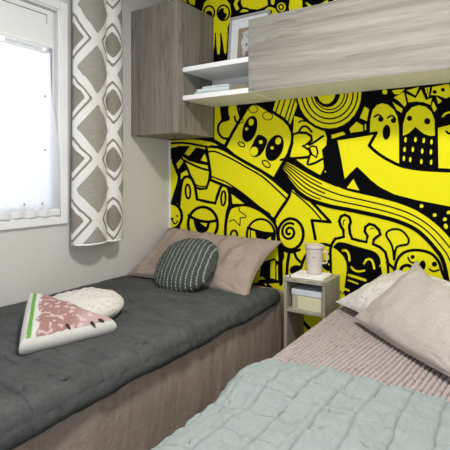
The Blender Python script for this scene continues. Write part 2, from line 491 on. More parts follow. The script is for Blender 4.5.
# --- big long banner (ribbon) across the middle
m.fill([(168, 141), (190, 139.5), (206, 140.5), (218, 142), (226, 149), (210, 150), (190, 146), (168, 146)], Y, 0, False)
m.line([(168, 143.6), (180, 142.8), (190, 143.6), (200, 145.5), (208, 147)], 2.2)
m.line([(204, 139.3), (213, 141), (220, 145), (226, 150)], 3.2)
rib = [(206.5, 147.5), (212, 146.6), (218, 147.2), (225, 150), (235, 156), (248, 163.8), (262, 171.5), (273, 179.5), (282, 187), (290, 194.5),
       (286.5, 201), (280.5, 209.5), (274, 219.5), (268, 214), (258, 207.8), (247, 199), (235, 190), (222, 184.5), (211, 180), (210.3, 171), (208.5, 160)]
m.fill(rib, Y, 3.1, False)
m.line([(207, 152.3), (212, 151.3), (218, 152.5), (232, 159), (246, 167), (262, 176.3), (277, 189.5), (286, 198)], 1.8)
m.line([(211, 176.3), (219, 179.2), (227.5, 183), (243.5, 193.8), (260, 207.2), (270, 214)], 1.6)
m.fill([(231.7, 193), (232, 204.6), (246, 203.8)], Y, 2.2, False)
m.line([(229, 188.5), (238, 196), (248, 204.5), (256, 207.8), (270, 216.5), (275, 221.5)], 3.2)
# ribbon end: flag with the zigzag
m.fill([(289, 195), (292, 190), (299, 190), (316, 203), (331, 222), (312, 220.5), (316, 240), (300, 250), (277, 219)], Y, 0, False)
m.line([(274, 220), (281, 209.5), (287, 200.5), (290, 194), (289, 188.5), (285, 186)], 3)
m.line([(291, 190.5), (300, 197.5), (312, 208.5), (321, 219)], 1.6)
m.bent([(294, 187.5), (311, 201), (330.5, 222), (312, 220.3), (315.5, 239)], 3)

# --- round face with the wide eyes
m.fill([(215, 104), (219.5, 104), (221.5, 119), (217.5, 126), (219, 133), (226.5, 140.5), (224.5, 144.5), (214.5, 139)], Y, 0, False)
m.line([(213.2, 100), (213, 125), (213.6, 139)], 2)
m.fill([(228, 106), (231, 104), (239, 104), (241, 118), (232, 134), (228.5, 138.5), (222.5, 137.5), (218.6, 132), (218.8, 125.5), (222, 121.5), (227, 120), (229, 118.5), (227.5, 113)], Y, 2.4)
face = [(225.5, 147.5), (232, 134), (239.7, 120.5), (247.5, 107.5), (253, 103), (259, 104.5), (267, 109.3), (275.5, 113.8), (284, 119.5), (289.5, 125.5), (292.4, 132.5), (292.8, 141),
        (288.2, 154.5), (281, 167), (274, 178.3), (262, 171.3), (248, 163.5), (236, 156.7)]
m.fill(face, Y, 3.1, False)
m.line([(224, 149), (236, 156.5), (248, 163.5), (262, 171.3), (274, 179), (283, 187)], 3.1)
m.line([(237.5, 105), (239, 112), (241, 119)], 2.2)
m.line([(234.8, 116.5), (236, 121), (238.5, 123.5)], 2); m.line([(240, 119.5), (243.2, 119.3), (242.8, 122.3), (239.5, 123.3)], .9)
m.ell(253.3, 109, 4.5, 3.8, 15, None, .9); m.ell(267.8, 116, 5, 4, 10, None, .9)
m.ell(250, 129, 6.9, 13.6, 17, K); m.ell(251.4, 122.2, 2.6, 3.4, 10, Y); m.dot(246.9, 129, 1.6, Y)
m.ell(274.8, 148, 8.3, 13.8, 22, K); m.ell(278.4, 141, 2.8, 3.6, 15, Y); m.dot(272.4, 147.9, 1.6, Y)
m.fill([(258.5, 134.7), (267.3, 139.5), (265.3, 148), (261, 154.5), (256, 157.2), (251, 155.3), (250, 150), (252.5, 144.5)], K, 0)
m.ell(254.2, 151.4, 4, 4.6, 20, Y); m.dot(261, 142, 2, Y)
m.ell(241.8, 144.5, 3.5, 2.1, 28, None, 1.3); m.ell(266.5, 164, 4.6, 2.6, 40, None, 1.4)

# --- fan of stripes behind the face
m.fill([(273, 110.5), (277, 98), (300, 97), (295, 112), (290.5, 124.5), (281, 116)], Y, 0, False)
for a, b in (((280.5, 99), (276, 112)), ((286, 98.5), (280, 116)), ((292, 98), (285, 119)), ((295.7, 97.5), (288.3, 122)), ((274.5, 99), (271, 110))): m.line([a, b], 1.4)
m.line([(268, 109.3), (276, 114), (285, 120.3), (290.3, 127)], 3)

# --- bird / fish
m.fill([(294.3, 116), (301, 118), (308.5, 123.5), (317, 128), (325, 131.5), (327, 138), (326.5, 145), (322, 150), (323.2, 158), (324, 168), (320.5, 175), (308, 168), (297, 160), (292, 158), (293, 145), (293.5, 130)], Y, 0, False)
m.line([(299, 122.5), (302, 120.8), (305.5, 121.3)], 1.6)
m.line([(299.3, 131.5), (302.5, 127), (307, 126.8), (312, 132)], 2.2)
m.fill([(289, 158), (291.5, 146), (293, 134.5), (299, 132.5), (306.5, 133), (311.3, 136), (312, 140), (308.5, 143.5), (303.5, 146.2), (309.5, 150), (311, 154), (309, 157), (300, 158)], Y, 2.8, False)
m.line([(323.3, 136), (317, 140.5), (309.5, 145)], 2.4)
m.fill([(312.5, 146), (316.5, 147), (318, 152.5), (316.5, 157.3), (312, 154.5), (309.5, 148)], Y, 2, False)
m.line([(309, 164.8), (315, 163), (322.5, 159)], 2.4); m.line([(309.5, 157), (307.5, 164)], 2.2)

# --- record-like rings
m.ell(329.5, 93, 34, 38.5, 0, K); m.ell(329.5, 93, 32, 35.6, 0, Y)
for r, w in ((30.2, 1.6), (25.4, 1.6), (19.6, 1.5), (16.4, 1.3)): m.ell(329+.03*r, 93, r*.93, r*1.02, 0, None, w)
m.ell(327.5, 92, 13, 15.4, 0, K); m.ell(326.5, 92, 9.2, 12, 0, Y)
m.fill([(364.7, 106.5), (369.2, 109.3), (367, 121), (360, 118)], Y, 0, False)
m.fill([(349.5, 129), (356.7, 121.7), (363, 125.5), (363.2, 131), (351, 132.8)], Y, 0, False)
m.fill([(331.5, 135), (343, 131.7), (346, 134.2), (332, 139)], Y, 0, False)
m.fill([(365, 124), (366.3, 124), (366.3, 130), (365, 130.3)], Y, 0, False)

# --- row of figures on the right
m.fill([(370, 134), (370.6, 119), (373, 110), (377, 105.2), (382, 103.4), (388, 104.8), (393.5, 109.3), (397.5, 116.5), (399, 127), (399.3, 168), (385, 160), (371, 150)], Y, 0, False)
m.line([(374.6, 117), (377.5, 115), (380, 115.5), (382.3, 118)], 1.9); m.dot(380.9, 119.3, 2.8)
m.line([(387.8, 118), (390.8, 116), (393.5, 116.5), (395.6, 119.5)], 1.9); m.dot(393.6, 120.6, 2.7)
m.ell(386.6, 132.3, 3.9, 7.6, 4, K)
m.fill([(403, 137), (403.3, 124), (406.5, 113.5), (412, 107.5), (419, 105.2), (426, 106.8), (431.5, 112), (434.6, 120), (435, 137)], Y, 0, False)
m.fill([(403, 135.7), (408.5, 133.5), (412.5, 130), (415.6, 126.8), (419, 130), (424, 133.8), (430, 135.8), (435.5, 135.7), (435.5, 172), (402.7, 170)], K, 0, False)
m.dot(409.6, 118.4, 2.7); m.dot(427.4, 121.3, 3.2)
for px, py in ((405.6, 139.8), (415.6, 139.6), (423.9, 140.6), (431.6, 142), (404.7, 149.5), (413, 149.5), (422.3, 151.2), (431.1, 152), (404, 158.4), (410.4, 159.6), (421.5, 161.6), (431.3, 162.3)):
    m.ell(px, py, 1.25, 2.6, 4, Y, 0, 12)
m.fill([(408.5, 102.5), (406.6, 94), (415.8, 98.3), (421.2, 89.6), (426, 100.3), (432, 98), (430.5, 105), (424, 102.3), (416, 101.6)], Y, 0, False)
m.fill([(394, 97.5), (404, 92.2), (406.6, 103.8), (404.7, 107), (399, 101)], Y, 0, False)
m.fill([(392.6, 102), (402.8, 108.8), (401.8, 113), (397, 110)], Y, 0, False)
m.fill([(392, 90.5), (405, 89), (400, 94), (395, 94.5)], Y, 0, False); m.fill([(407, 90.5), (419, 87), (415.5, 95.5)], Y, 0, False)
m.fill([(425, 88), (430, 87.3), (428.5, 98), (426, 92)], Y, 0, False); m.bent([(427, 87), (428, 94)], .8)
m.fill([(431, 95), (432.5, 87), (449, 84), (452, 96), (446, 98.5), (438, 95.5)], Y, 0, False); m.dot(443, 89.8, 2); m.ell(434.8, 92, 2.2, 1.8)
m.fill([(436.3, 96.5), (442, 101), (438.3, 104)], Y, 0, False); m.fill([(432, 104), (433.5, 101.5), (437, 109), (434.3, 112), (431.8, 107)], Y, 0, False)
m.fill([(438, 128), (452, 124.5), (472, 124), (474, 170), (438.6, 168)], Y, 0, False)
m.line([(442.8, 116.5), (445.5, 113.8), (450, 112.5), (455, 114)], 2, Y)
m.line([(446.5, 131.5), (449, 133.5), (454, 133)], 2.2)
m.dot(385, 92, 2.6, Y)
for k in range(5):   # the row goes on beyond the frame
    x = 484+22*k
    m.fill([(x-8, 172), (x-8, 118), (x-4, 104), (x+2, 99), (x+8, 104), (x+12, 118), (x+12, 174)], Y, 0); m.dot(x-2, 118, 2.4); m.dot(x+6, 119, 2.4); m.ell(x+2, 132, 4, 5)

# --- the big arrow
arrow = [(337.6, 139.6), (356, 136.8), (375, 134), (369.3, 145.6), (378, 153.6), (390, 161.2), (403, 166.9), (423, 170.2), (452, 171.5), (480, 171), (520, 166),
         (520, 206), (480, 209), (450, 206.4), (416.7, 200), (394.5, 194.3), (380, 187), (371, 180), (364, 173), (357.3, 166.6), (351, 172.5), (345, 179), (341.5, 159)]
m.fill(arrow, Y, 0, False)
m.bent([(333, 139.8), (356, 136.2), (376.5, 132.8)], 3); m.bent([(376.5, 132.8), (369.3, 145.6)], 3.2)
m.line([(369.3, 145.6), (378, 153.4), (390, 160.8), (403, 166.4), (423, 169.6), (452, 171), (480, 170.5), (520, 165)], 3.2)
m.fill([(347, 187.8), (353.6, 179), (359.5, 190.5)], Y, 0, False)

# --- striped road sweeping under the arrow
top = catmull([(284, 160.5), (294, 165), (306, 172), (320, 179.3), (336, 186), (350, 191.2), (375, 197), (400, 203.8), (419, 212), (437, 225), (452, 241), (466, 262), (478, 300)], False, 8)
bot = catmull([(281, 168), (285, 174), (291, 182), (299, 191), (311, 198.5), (330, 204.5), (350, 208.3), (378, 214.3), (400, 220.5), (418, 229.5), (434, 245.5), (444, 262), (451, 300)], False, 8)
m.poly(top+bot[::-1], Y)
m.stroke([(p[0], p[1]+1.6) for p in bot], 4.2); m.stroke([(p[0]-.6, p[1]-.9) for p in top[:34]], 2.2)
lerp = lambda f, n0=0, n1=999: [(a[0]+(b[0]-a[0])*f, a[1]+(b[1]-a[1])*f) for a, b in list(zip(top, bot))[n0:n1]]
m.stroke(lerp(.34), 1.5); m.stroke(lerp(.70), 1.5); m.stroke(lerp(.52, 0, 34), 1.4); m.stroke(lerp(.17, 0, 28), 1.3); m.stroke(lerp(.87, 0, 36), 1.3)
m.line([(281, 160), (290, 158), (296, 160)], 2.4); m.line([(282.5, 165.5), (287, 158.8), (292.5, 143)], 3)
for x, y, a, b in ((421.7, 206, 1.9, 1.9), (434.8, 215, 2, 1.8), (449, 212.3, 2.4, 1.7), (445, 219.2, 2, 1.9), (446, 226.2, 2, 2.8), (458, 232, 2, 2), (325.6, 171.6, .7, .7)): m.ell(x, y, a, b, -20, Y, 0, 12)

# --- curled shell
m.ell(291, 234, 12.6, 15.4, 0, Y, 3)
sp = [(289.5+(1.6+6.6*k/44)*math.cos(1.2+k*.235), 232+(1.8+7.6*k/44)*math.sin(1.2+k*.235)) for k in range(45)]
m.stroke(sp, 2.6)
m.line([(279.5, 246), (285, 250.5), (292, 252), (300, 249.5)], 2.6)
m.line([(289.5, 253), (288, 262), (287, 274)], 3); m.line([(294.5, 252), (297, 258), (301, 262)], 2.6); m.ell(297, 270, 7, 5, 0, K)
m.line([(281, 250), (281, 284)], 3.4)

# --- dome with the half closed eye, behind the cup
m.fill([(300, 290), (303, 262), (312, 249), (322, 244.3), (331, 246), (338, 250.5), (344.3, 258), (346.3, 266), (344, 278), (343, 292)], Y, 3)
m.line([(328.5, 254), (334, 251.8)], 2.2)
m.fill([(322, 262), (336, 262), (336.5, 266), (334, 270), (328, 271), (323, 267)], K, 0); m.fill([(327.8, 263.5), (331, 263.2), (329.5, 265.5)], Y, 0, False)
m.line([(326, 261), (335, 260.6), (344, 261.8)], 2.6); m.line([(340, 262), (340, 272)], 2.4)
# --- black mask face with the three horns
skin = [(330.5, 250), (332.3, 243.5), (335.5, 238.8), (344, 236.8), (343.6, 230), (341, 226), (339.5, 221), (341.2, 216.5), (345, 214.8), (349.3, 216.8), (351, 221.5), (349.5, 226), (350, 232.5), (352.3, 238.6),
        (359, 240.5), (366.5, 242), (367.8, 236), (365, 231.5), (365.6, 227), (369.5, 224), (374.5, 225.3), (379, 229.8), (380.5, 234.3), (376.5, 237.2), (374, 239.5), (373.3, 244), (380, 247), (385.5, 252), (388, 262), (389, 292), (332, 292)]
m.fill(skin, Y, 3, False)
m.fill([(338.3, 242.3), (345, 242.6), (354, 245.3), (364, 248.2), (373, 250.8), (378.5, 255), (381, 264), (382, 300), (347, 300), (347, 268), (344.5, 258), (338, 250.5), (333.5, 247)], K, 0)
m.line([(343, 250.4), (346.6, 250.6), (349, 254.5), (349.8, 260.3)], 2.2, Y)
m.line([(364.4, 263.3), (366.6, 259.8), (370.3, 259), (373, 262), (374.5, 268.3)], 2.2, Y)
m.line([(351.6, 267), (354.5, 270), (359, 271.3), (364.6, 270.4)], 2, Y)
m.line([(349.3, 275), (357, 277.3), (365.5, 280)], 2.6, Y, False); m.line([(348.5, 280), (353, 281.6), (358, 283.5)], 1.4, Y, False)
m.line([(341.6, 293), (345, 289), (349, 290.5)], 2, Y); m.line([(380, 266), (383, 264), (386, 266)], 1.6, Y)
m.line([(343.6, 225), (343.6, 221.5), (345.5, 219.8)], 1.1); m.line([(370.3, 229.3), (372, 228.2), (374, 228.6)], 1)
# --- speech balloon
m.fill([(394.3, 260), (393.3, 250), (391, 243), (387, 236.5), (387, 232.5), (391, 229.8), (396, 229), (401.5, 230.4), (406, 234.5), (408.8, 239.5), (407.5, 244), (401.5, 245.2), (397, 247), (395.3, 252)], Y, 2.2)
# --- smiling egg behind the pillows
m.fill([(394, 292), (395, 270), (398, 259), (404.5, 252.4), (415, 250), (428, 252), (436, 257.8), (441, 268), (443.5, 292)], Y, 3)
m.dot(412.8, 256.8, 2.1); m.dot(434.6, 264, 2.7)
m.line([(408.2, 257.5), (410, 261), (413.5, 262.8), (417, 261.8)], 1.9); m.line([(429.6, 269), (433.5, 271.2), (439, 269.8)], 2)
m.ell(422.5, 265.5, 3.4, 5.2, 8, K)
m.line([(399.5, 274), (402, 267.5), (407, 265.2), (412, 267)], 3.4); m.line([(387, 262), (391, 265.5), (396, 270.5)], 2.6)

# --- above the open shelf: octopus and neighbours
m.fill([(176, -14), (197, -14), (195, 5.8), (188, 3), (176, -2)], Y, 0, False); m.line([(184, -10), (189, 4)], 2.2)
m.fill([(202.5, 12), (204.5, 3.5), (210, -2.5), (217.5, -4.5), (225, -2), (230, 4), (231.5, 12), (230, 22), (227.8, 28), (228, 36), (227, 50), (226.4, 54.2), (224.6, 53), (223.6, 44), (221.6, 33),
        (220.4, 33), (220.7, 44), (220, 54.3), (217.8, 54.5), (216.8, 44), (216.4, 33), (215.3, 33), (214.8, 46), (213.3, 55), (210.5, 52), (211.5, 36), (212, 24), (206, 21)], Y, 0, False)
m.ell(223.8, 13, 6, 7.6, 0, Y, 1.8); m.ell(222.9, 14, 4.3, 5.8, 0, K); m.ell(226.3, 10.7, 2.3, 2.8, 0, Y)
m.ell(209.6, 12.6, 5.3, 6.4, 0, Y, 1.8); m.ell(209.3, 14.8, 3.6, 4, 0, K)
m.fill([(233.5, -12), (240, -12), (239.5, 0), (237.3, 4), (239.5, 8.8), (237, 11), (234, 5), (235.5, 0)], Y, 0, False)
m.fill([(239, 12.5), (242, 9.4), (246, 9), (249, 11.5)], Y, 0)
m.fill([(241.5, -14), (268, -14), (268.5, 5.5), (258, 9.8), (250, 9), (244, 8), (241, 3)], Y, 0, False)
m.line([(239, -10), (240.5, 0), (240.5, 9)], 1.8); m.line([(238.5, 13), (242.5, 8.7), (248, 9.2), (251, 12)], 2.2); m.line([(267, -12), (268.6, -1), (269.2, 5)], 2.2)
m.fill([(262, 26), (263, 12), (268, 6.6), (274, 7), (279, 11.5), (281, 24)], Y, 2.2); m.dot(270.8, 12, 1.9)
m.ell(281.8, 7.3, 5.4, 5.6, 0, Y, 2); m.ell(281.5, 7.3, 2.2, 2.6, 0, None, 1.6)
m.fill([(270.5, -12), (275.5, -12), (274.8, 3), (272.5, 5), (271.3, 2)], Y, 0)
m.fill([(292, -12), (302, -12), (302.8, 8), (300, 12), (291, 15), (289, 8)], Y, 0, False)
m.line([(307, 3.4), (312.5, 7.2), (319, 6), (327.5, 1.5)], 2.2, Y)
for x in (334, 338, 343): m.fill([(x, -10), (x+2.6, -10), (x+2.4, 14), (x-.4, 14)], Y, 0, False)
for k in range(7):  # doodles higher up and further right, out of the picture
    x, y = 170+38*k, -34-7*math.sin(k*2.1)
    m.ell(x, y, 14, 12, 0, Y); m.ell(x-4, y-1, 3, 4); m.ell(x+5, y-1, 3, 4); m.arc(x, y+3, 5, 4, 20, 160, 1.8)
for k in range(5):
    x, y = 470+24*k, 235-10*k
    m.ell(x, y, 15, 18, 0, Y, 3); m.ell(x-4, y-3, 3, 4); m.ell(x+5, y-3, 3, 4)
me = bpy.data.meshes.new('wall_mural'); me.from_pydata(m.v, [], m.f)
for p, i in zip(me.polygons, m.mi): p.material_index = i
bmx = bmesh.new(); bmx.from_mesh(me)
for f in bmx.faces:
    f.normal_update()
    if f.normal.y > 0: f.normal_flip()
bmx.to_mesh(me); bmx.free()
mu = link_mesh('wallpaper_mural', me, [M['yellow'], M['black']])
tag(mu, 'black and yellow doodle wallpaper mural covering the wall behind the beds', 'mural')
YB = -.0045   # furniture backs stand clear of the mural

# ------------------------------------------------------------------ cabinets and shelves
CX, CY, CZ0, CZ1 = .347, -.343, 1.458, 2.175
wc = empty('wall_cabinet', (CX/2, CY/2, CZ0), 'tall grey oak wall cabinet in the corner beside the curtain', 'cabinet')
def wcb(name, a, mat, bev=.0015):
    bm = bmesh.new(); add_box(bm, *a, bev=bev)
    for v in bm.verts: v.co -= Vector(wc.location)
    return from_bm(name, bm, mat, wc)
wcb('carcass', (.002, CX, CY+.021, YB, CZ0, CZ1), M['oak_v'])
wcb('door', (.002, CX, CY, CY+.019, CZ0, CZ1), M['oak_v'], .002)
OX, OY, OZ0, OZ1 = .766, -.312, 1.640, 1.992
oc = empty('overhead_cabinet', (1.69, OY/2, OZ0), 'long pale oak overhead cabinet above the light pink pillow', 'cabinet')
def ocb(name, a, mat, bev=.0015):
    bm = bmesh.new(); add_box(bm, *a, bev=bev)
    for v in bm.verts: v.co -= Vector(oc.location)
    return from_bm(name, bm, mat, oc)
ocb('carcass', (OX, X_R-.004, OY+.020, YB, OZ0+.019, OZ1-.002), M['oak_h'])
ocb('flap_door', (OX, X_R-.004, OY, OY+.018, OZ0+.002, OZ1), M['oak_h'], .002)
ocb('bottom_panel', (OX, X_R-.004, OY+.003, YB, OZ0, OZ0+.018), M['white'])
su = empty('shelf_unit', (.556, -.16, 1.636), 'open white two-tier wall shelf between the two cabinets', 'shelf')
def sub(name, a, mat, bev=.0015):
    bm = bmesh.new(); add_box(bm, *a, bev=bev)
    for v in bm.verts: v.co -= Vector(su.location)
    return from_bm(name, bm, mat, su)
sub('shelf_board', (CX+.001, OX-.001, -.302, YB, 1.637, 1.662), M['white'])
sub('shelf_board', (CX+.001, OX-.001, -.302, YB, 1.790, 1.815), M['white'])
sub('back_panel', (CX+.001, OX-.001, -.022, YB, 1.662, 1.790), M['white'])

# picture frame leaning on the wall, half behind the cabinet
pf = empty('picture_frame', (.632, -.098, 1.8155), 'silver picture frame with white mat leaning on the top shelf', 'picture frame')
pf.rotation_euler = (R(-6), 0, 0)
FW, FH = .126, .305
bm = bmesh.new()
for a in ((-FW, -FW+.014, 0, FH), (FW-.014, FW, 0, FH), (-FW+.014, FW-.014, 0, .014), (-FW+.014, FW-.014, FH-.014, FH)):
    add_box(bm, a[0], a[1], -.010, .012, a[2], a[3], .002)
from_bm('frame', bm, plain('frame_silver', srgb(168, 168, 168), .35, .5), pf)
box('mat_board', -FW+.014, FW-.014, -.002, .004, .014, FH-.014, plain('mat_white', srgb(226, 228, 231), .7), pf, 0)
pr = box('print', -.066, .066, -.0032, -.002, .058, .232, plain('print_tan', srgb(150, 136, 112), .7), pf, 0)
# pale drawing of a small round-eared figure on the print
bm = bmesh.new()
def disc(bm, cx, cz, rx, rz, y):
    vs = [bm.verts.new((cx+rx*math.cos(2*PI*k/24), y, cz+rz*math.sin(2*PI*k/24))) for k in range(24)]
    bm.faces.new(vs)
for i, (x, z, a, b) in enumerate(((-.004, .185, .030, .028), (-.030, .207, .011, .011), (.022, .207, .011, .011), (-.004, .130, .034, .036), (-.034, .150, .010, .022), (.026, .150, .010, .022), (-.022, .090, .012, .022), (.014, .090, .012, .022))):
    disc(bm, x, z, a, b, -.0034-.00005*i)
o = from_bm('drawing', bm, plain('drawing_grey', srgb(196, 198, 202), .7), pr)
dlm = plain('drawing_dark', srgb(96, 98, 104), .7)
for i, (x, z, a, b) in enumerate(((-.014, .190, .004, .005), (.007, .190, .004, .005), (-.003, .175, .006, .004), (-.008, .132, .006, .010), (-.031, .209, .006, .006))):
    bm = bmesh.new(); disc(bm, x, z, a, b, -.0042-.00005*i); from_bm('drawing_spot', bm, dlm, pr)

# books lying on the lower shelf
def book(x0, x1, y0, y1, z0, h, mat, label, group=None, rot=0):
    t = empty('book', ((x0+x1)/2, (y0+y1)/2, z0), label, 'book', group, rot)
    w, d = (x1-x0)/2, (y1-y0)/2; c = .0022
    bm = bmesh.new()
    add_box(bm, -w, w, -d, d, 0, c, .0006); add_box(bm, -w, w, -d, d, h-c, h, .0006); add_box(bm, -w, w, -d, -d+c, c, h-c, .0004)
    from_bm('cover', bm, mat, t)
    box('pages', -w+.003, w-.003, -d+c, d-.003, c, h-c, plain('paper', srgb(225, 222, 214), .9), t, 0)
    return t
book(.405, .622, -.272, -.13, 1.6625, .016, plain('book_mint', srgb(178, 196, 192), .5), 'pale mint book at the bottom of the stack on the shelf', None, R(2))
book(.418, .618, -.268, -.13, 1.6790, .013, plain('book_white', srgb(212, 220, 220), .5), 'whitish thin book in the middle of the stack on the shelf', None, R(4))
book(.455, .622, -.266, -.14, 1.6925, .012, plain('book_aqua', srgb(190, 208, 204), .5), 'pale aqua book on top of the stack on the shelf', None, R(0))
book(.632, .745, -.268, -.13, 1.6625, .034, plain('book_taupe', srgb(128, 122, 110), .6), 'thick taupe book lying beside the mint book stack', None, R(0))

# ------------------------------------------------------------------ soft things
def rounded_box_cloth(name, x0, x1, y0, y1, z0, z1, r, mat, parent, amp=.006, step=.012, loc=(0, 0, 0), nzv=44):
    """upholstered block with wrinkled sides, closed"""
    per = []
    def seg(a, b):
        n = max(2, int(math.dist(a, b)/step))
        for k in range(n): per.append((a[0]+(b[0]-a[0])*k/n, a[1]+(b[1]-a[1])*k/n))
    def cor(cx, cy, a0):
        for k in range(8):
            a = R(a0+90*k/8); per.append((cx+r*math.cos(a), cy+r*math.sin(a)))
    seg((x0+r, y0), (x1-r, y0)); cor(x1-r, y0+r, -90)
    seg((x1, y0+r), (x1, y1-r)); cor(x1-r, y1-r, 0)
    seg((x1-r, y1), (x0+r, y1)); cor(x0+r, y1-r, 90)
    seg((x0, y1-r), (x0, y0+r)); cor(x0+r, y0+r, 180)
    cx, cy = (x0+x1)/2, (y0+y1)/2
    prof = [(0, z0+(z1-r-z0)*k/nzv) for k in range(nzv)]+[(r*(1-math.cos(R(90*k/6))), z1-r+r*math.sin(R(90*k/6))) for k in range(7)]
    prof += [(r+.04, z1+.001), (r+.12, z1+.002), (.36, z1+.002)]
    N = len(per); vs = []; fs = []
    for ins, z in prof:
        for (x, y) in per:
            f = max(0, 1-ins/((x1-x0)/2))
            X, Y_ = cx+(x-cx)*f, cy+(y-cy)*max(0, 1-ins/((y1-y0)/2))
            w = 0
            if ins < r:
                u = x+y
                w = amp*(1.0*fbm(u*7, z*1.6, 3, 2)+.55*nz(u*22+z*3, z*2.5, 9)+.35*nz(u*50-z*7, z*4, 2)+.10*nz(u*70, z*60, 2)) * sst(z0-.02, z0+.06, z)
            dx, dy = X-cx, Y_-cy
            nxv = 1 if x > x1-r*1.01 else (-1 if x < x0+r*1.01 else 0); nyv = 1 if y > y1-r*1.01 else (-1 if y < y0+r*1.01 else 0)
            if nyv == 1 or nxv == -1: w = min(w, 0)
            vs.append((X+nxv*w-loc[0], Y_+nyv*w-loc[1], z-loc[2]))
    for i in range(len(prof)-1):
        for k in range(N):
            k2 = (k+1) % N; fs.append((i*N+k, i*N+k2, (i+1)*N+k2, (i+1)*N+k))
    fs.append(tuple(range(N))[::-1]); b = (len(prof)-1)*N; fs.append(tuple(b+k for k in range(N)))
    me = bpy.data.meshes.new(name); me.from_pydata(vs, [], fs)
    return link_mesh(name, me, mat, parent, True)

MT = .622   # mattress top
lb = empty('bed', (.40, -1.0, 0), 'single bed against the left wall under the window, in a rose cover', 'bed')
rounded_box_cloth('mattress', .008, .824, -1.96, -.014, .285, MT, .030, M['rose'], lb, .006, .007, (.40, -1.0, 0), 52)
rounded_box_cloth('bed_base', .015, .798, -1.94, -.02, .0, .283, .012, M['rose'], lb, .004, .02, (.40, -1.0, 0), 20)

# charcoal quilt
SEAM = [-.37, -.60, -.83, -1.06, -1.29, -1.52, -1.75]
def on_bed(px, py, z=.655):
    d = FWD+RGT*((px-225)/FPX)+Vector((0, 0, (HOR-py)/FPX)); k = (z-CAMH)/d.z
    return Vector((CAMX+d.x*k, -CAMD+d.y*k))
CREASE = [(on_bed(a, b), on_bed(c, d), w) for a, b, c, d, w in (
    (-6, 355, 22, 370, 1.0), (-4, 383, 24, 398, 1.1), (48, 379, 84, 391, 1.2), (22, 391, 52, 417, .8), (135, 345, 165, 354, 1.0), (128, 302, 166, 318, 1.0),
    (118, 312, 150, 326, .8), (165, 330, 196, 338, .9), (90, 352, 122, 366, .8), (150, 296, 215, 303, .7), (205, 300, 262, 311, .6), (180, 316, 236, 322, .7),
    (0, 336, 18, 345, .8), (36, 362, 66, 371, .7), (5, 408, 40, 421, .9), (60, 400, 95, 408, .7), (100, 380, 128, 372, .6), (225, 312, 258, 318, .6))]
def crease_h(x, y):
    h = 0; p = Vector((x, y))
    for a, b, w in CREASE:
        e = b-a; L = e.length; t = (p-a).dot(e)/L/L
        if -.1 < t < 1.1:
            n_ = (e.x*(y-a.y)-e.y*(x-a.x))/L + .006*nz(t*4, a.x*9)
            if abs(n_) < .05:
                f = sst(-.1, .2, t)*sst(1.1, .8, t)*w
                h += f*(-.0125*math.exp(-(n_/.0050)**2)+.0085*math.exp(-((n_-.014)/.010)**2))
    return h
def quilt_f(s, t):
    y0 = -.225+.130*sst(.66, .86, s*.887)
    y = y0+(-1.99-y0)*t
    cor = sst(-.40, -.12, y)
    L1, r = .799-.006*cor, .032-.008*cor
    hang = .040+.008*nz(y*4, 3.3)+.004*math.sin(y*23)
    tot = L1+r*PI/2+hang
    u = s**.82*tot if False else s*tot
    # puff between the seams that run across the bed
    p = 0; near = 9
    for k, sy in enumerate(SEAM):
        c = sy+.020*nz(u*3, k*5.1)+.010*nz(u*9, k*3.7); d = abs(y-c)
        dep = max(.12, min(1.3, .55+nz(u*4.0, k*9.7)*1.9))
        p -= .0075*dep*math.exp(-(d/.0065)**2)+.0022*math.exp(-(d/.03)**2)
    w = .010*nz(u*2.1, y*3.5, 2)+.006*nz(u*4.5, y*10, 5)+.0045*nz(u*6+y*4, y*20, 8)+.0030*nz(u*16+y*9, y*44, 1)+.0022*nz(u*45, y*80, 1)
    h = p+w+(crease_h(.004+u, y) if u < .8 else 0)
    back = sst(0, .02, t)
    h = h*back-.014*(1-back)
    zt = .648-.010*cor
    if u < L1:
        edge = sst(0, .05, u)
        return (.004+u, y, zt+h*(.35+.65*edge))
    if u < L1+r*PI/2:
        a = (u-L1)/r
        e = .004*nz(y*14, 4)
        return (.004+L1+(r+h*.6+e)*math.sin(a), y, zt-r+(r+h)*math.cos(a))
    d = u-L1-r*PI/2
    bul = .004*math.sin(min(1, d/.045)*PI)+.003*nz(y*30, d*40)
    tuck = -.012*sst(.6, 1, d/hang)
    return (.004+L1+r+h*.5+bul+tuck+.004*nz(y*14, 4), y, zt-r-d)
q = grid('quilt', 200, 440, quilt_f, M['quilt'], None, solid=.016)
tag(q, 'charcoal grey quilt spread over the left bed', 'quilt')

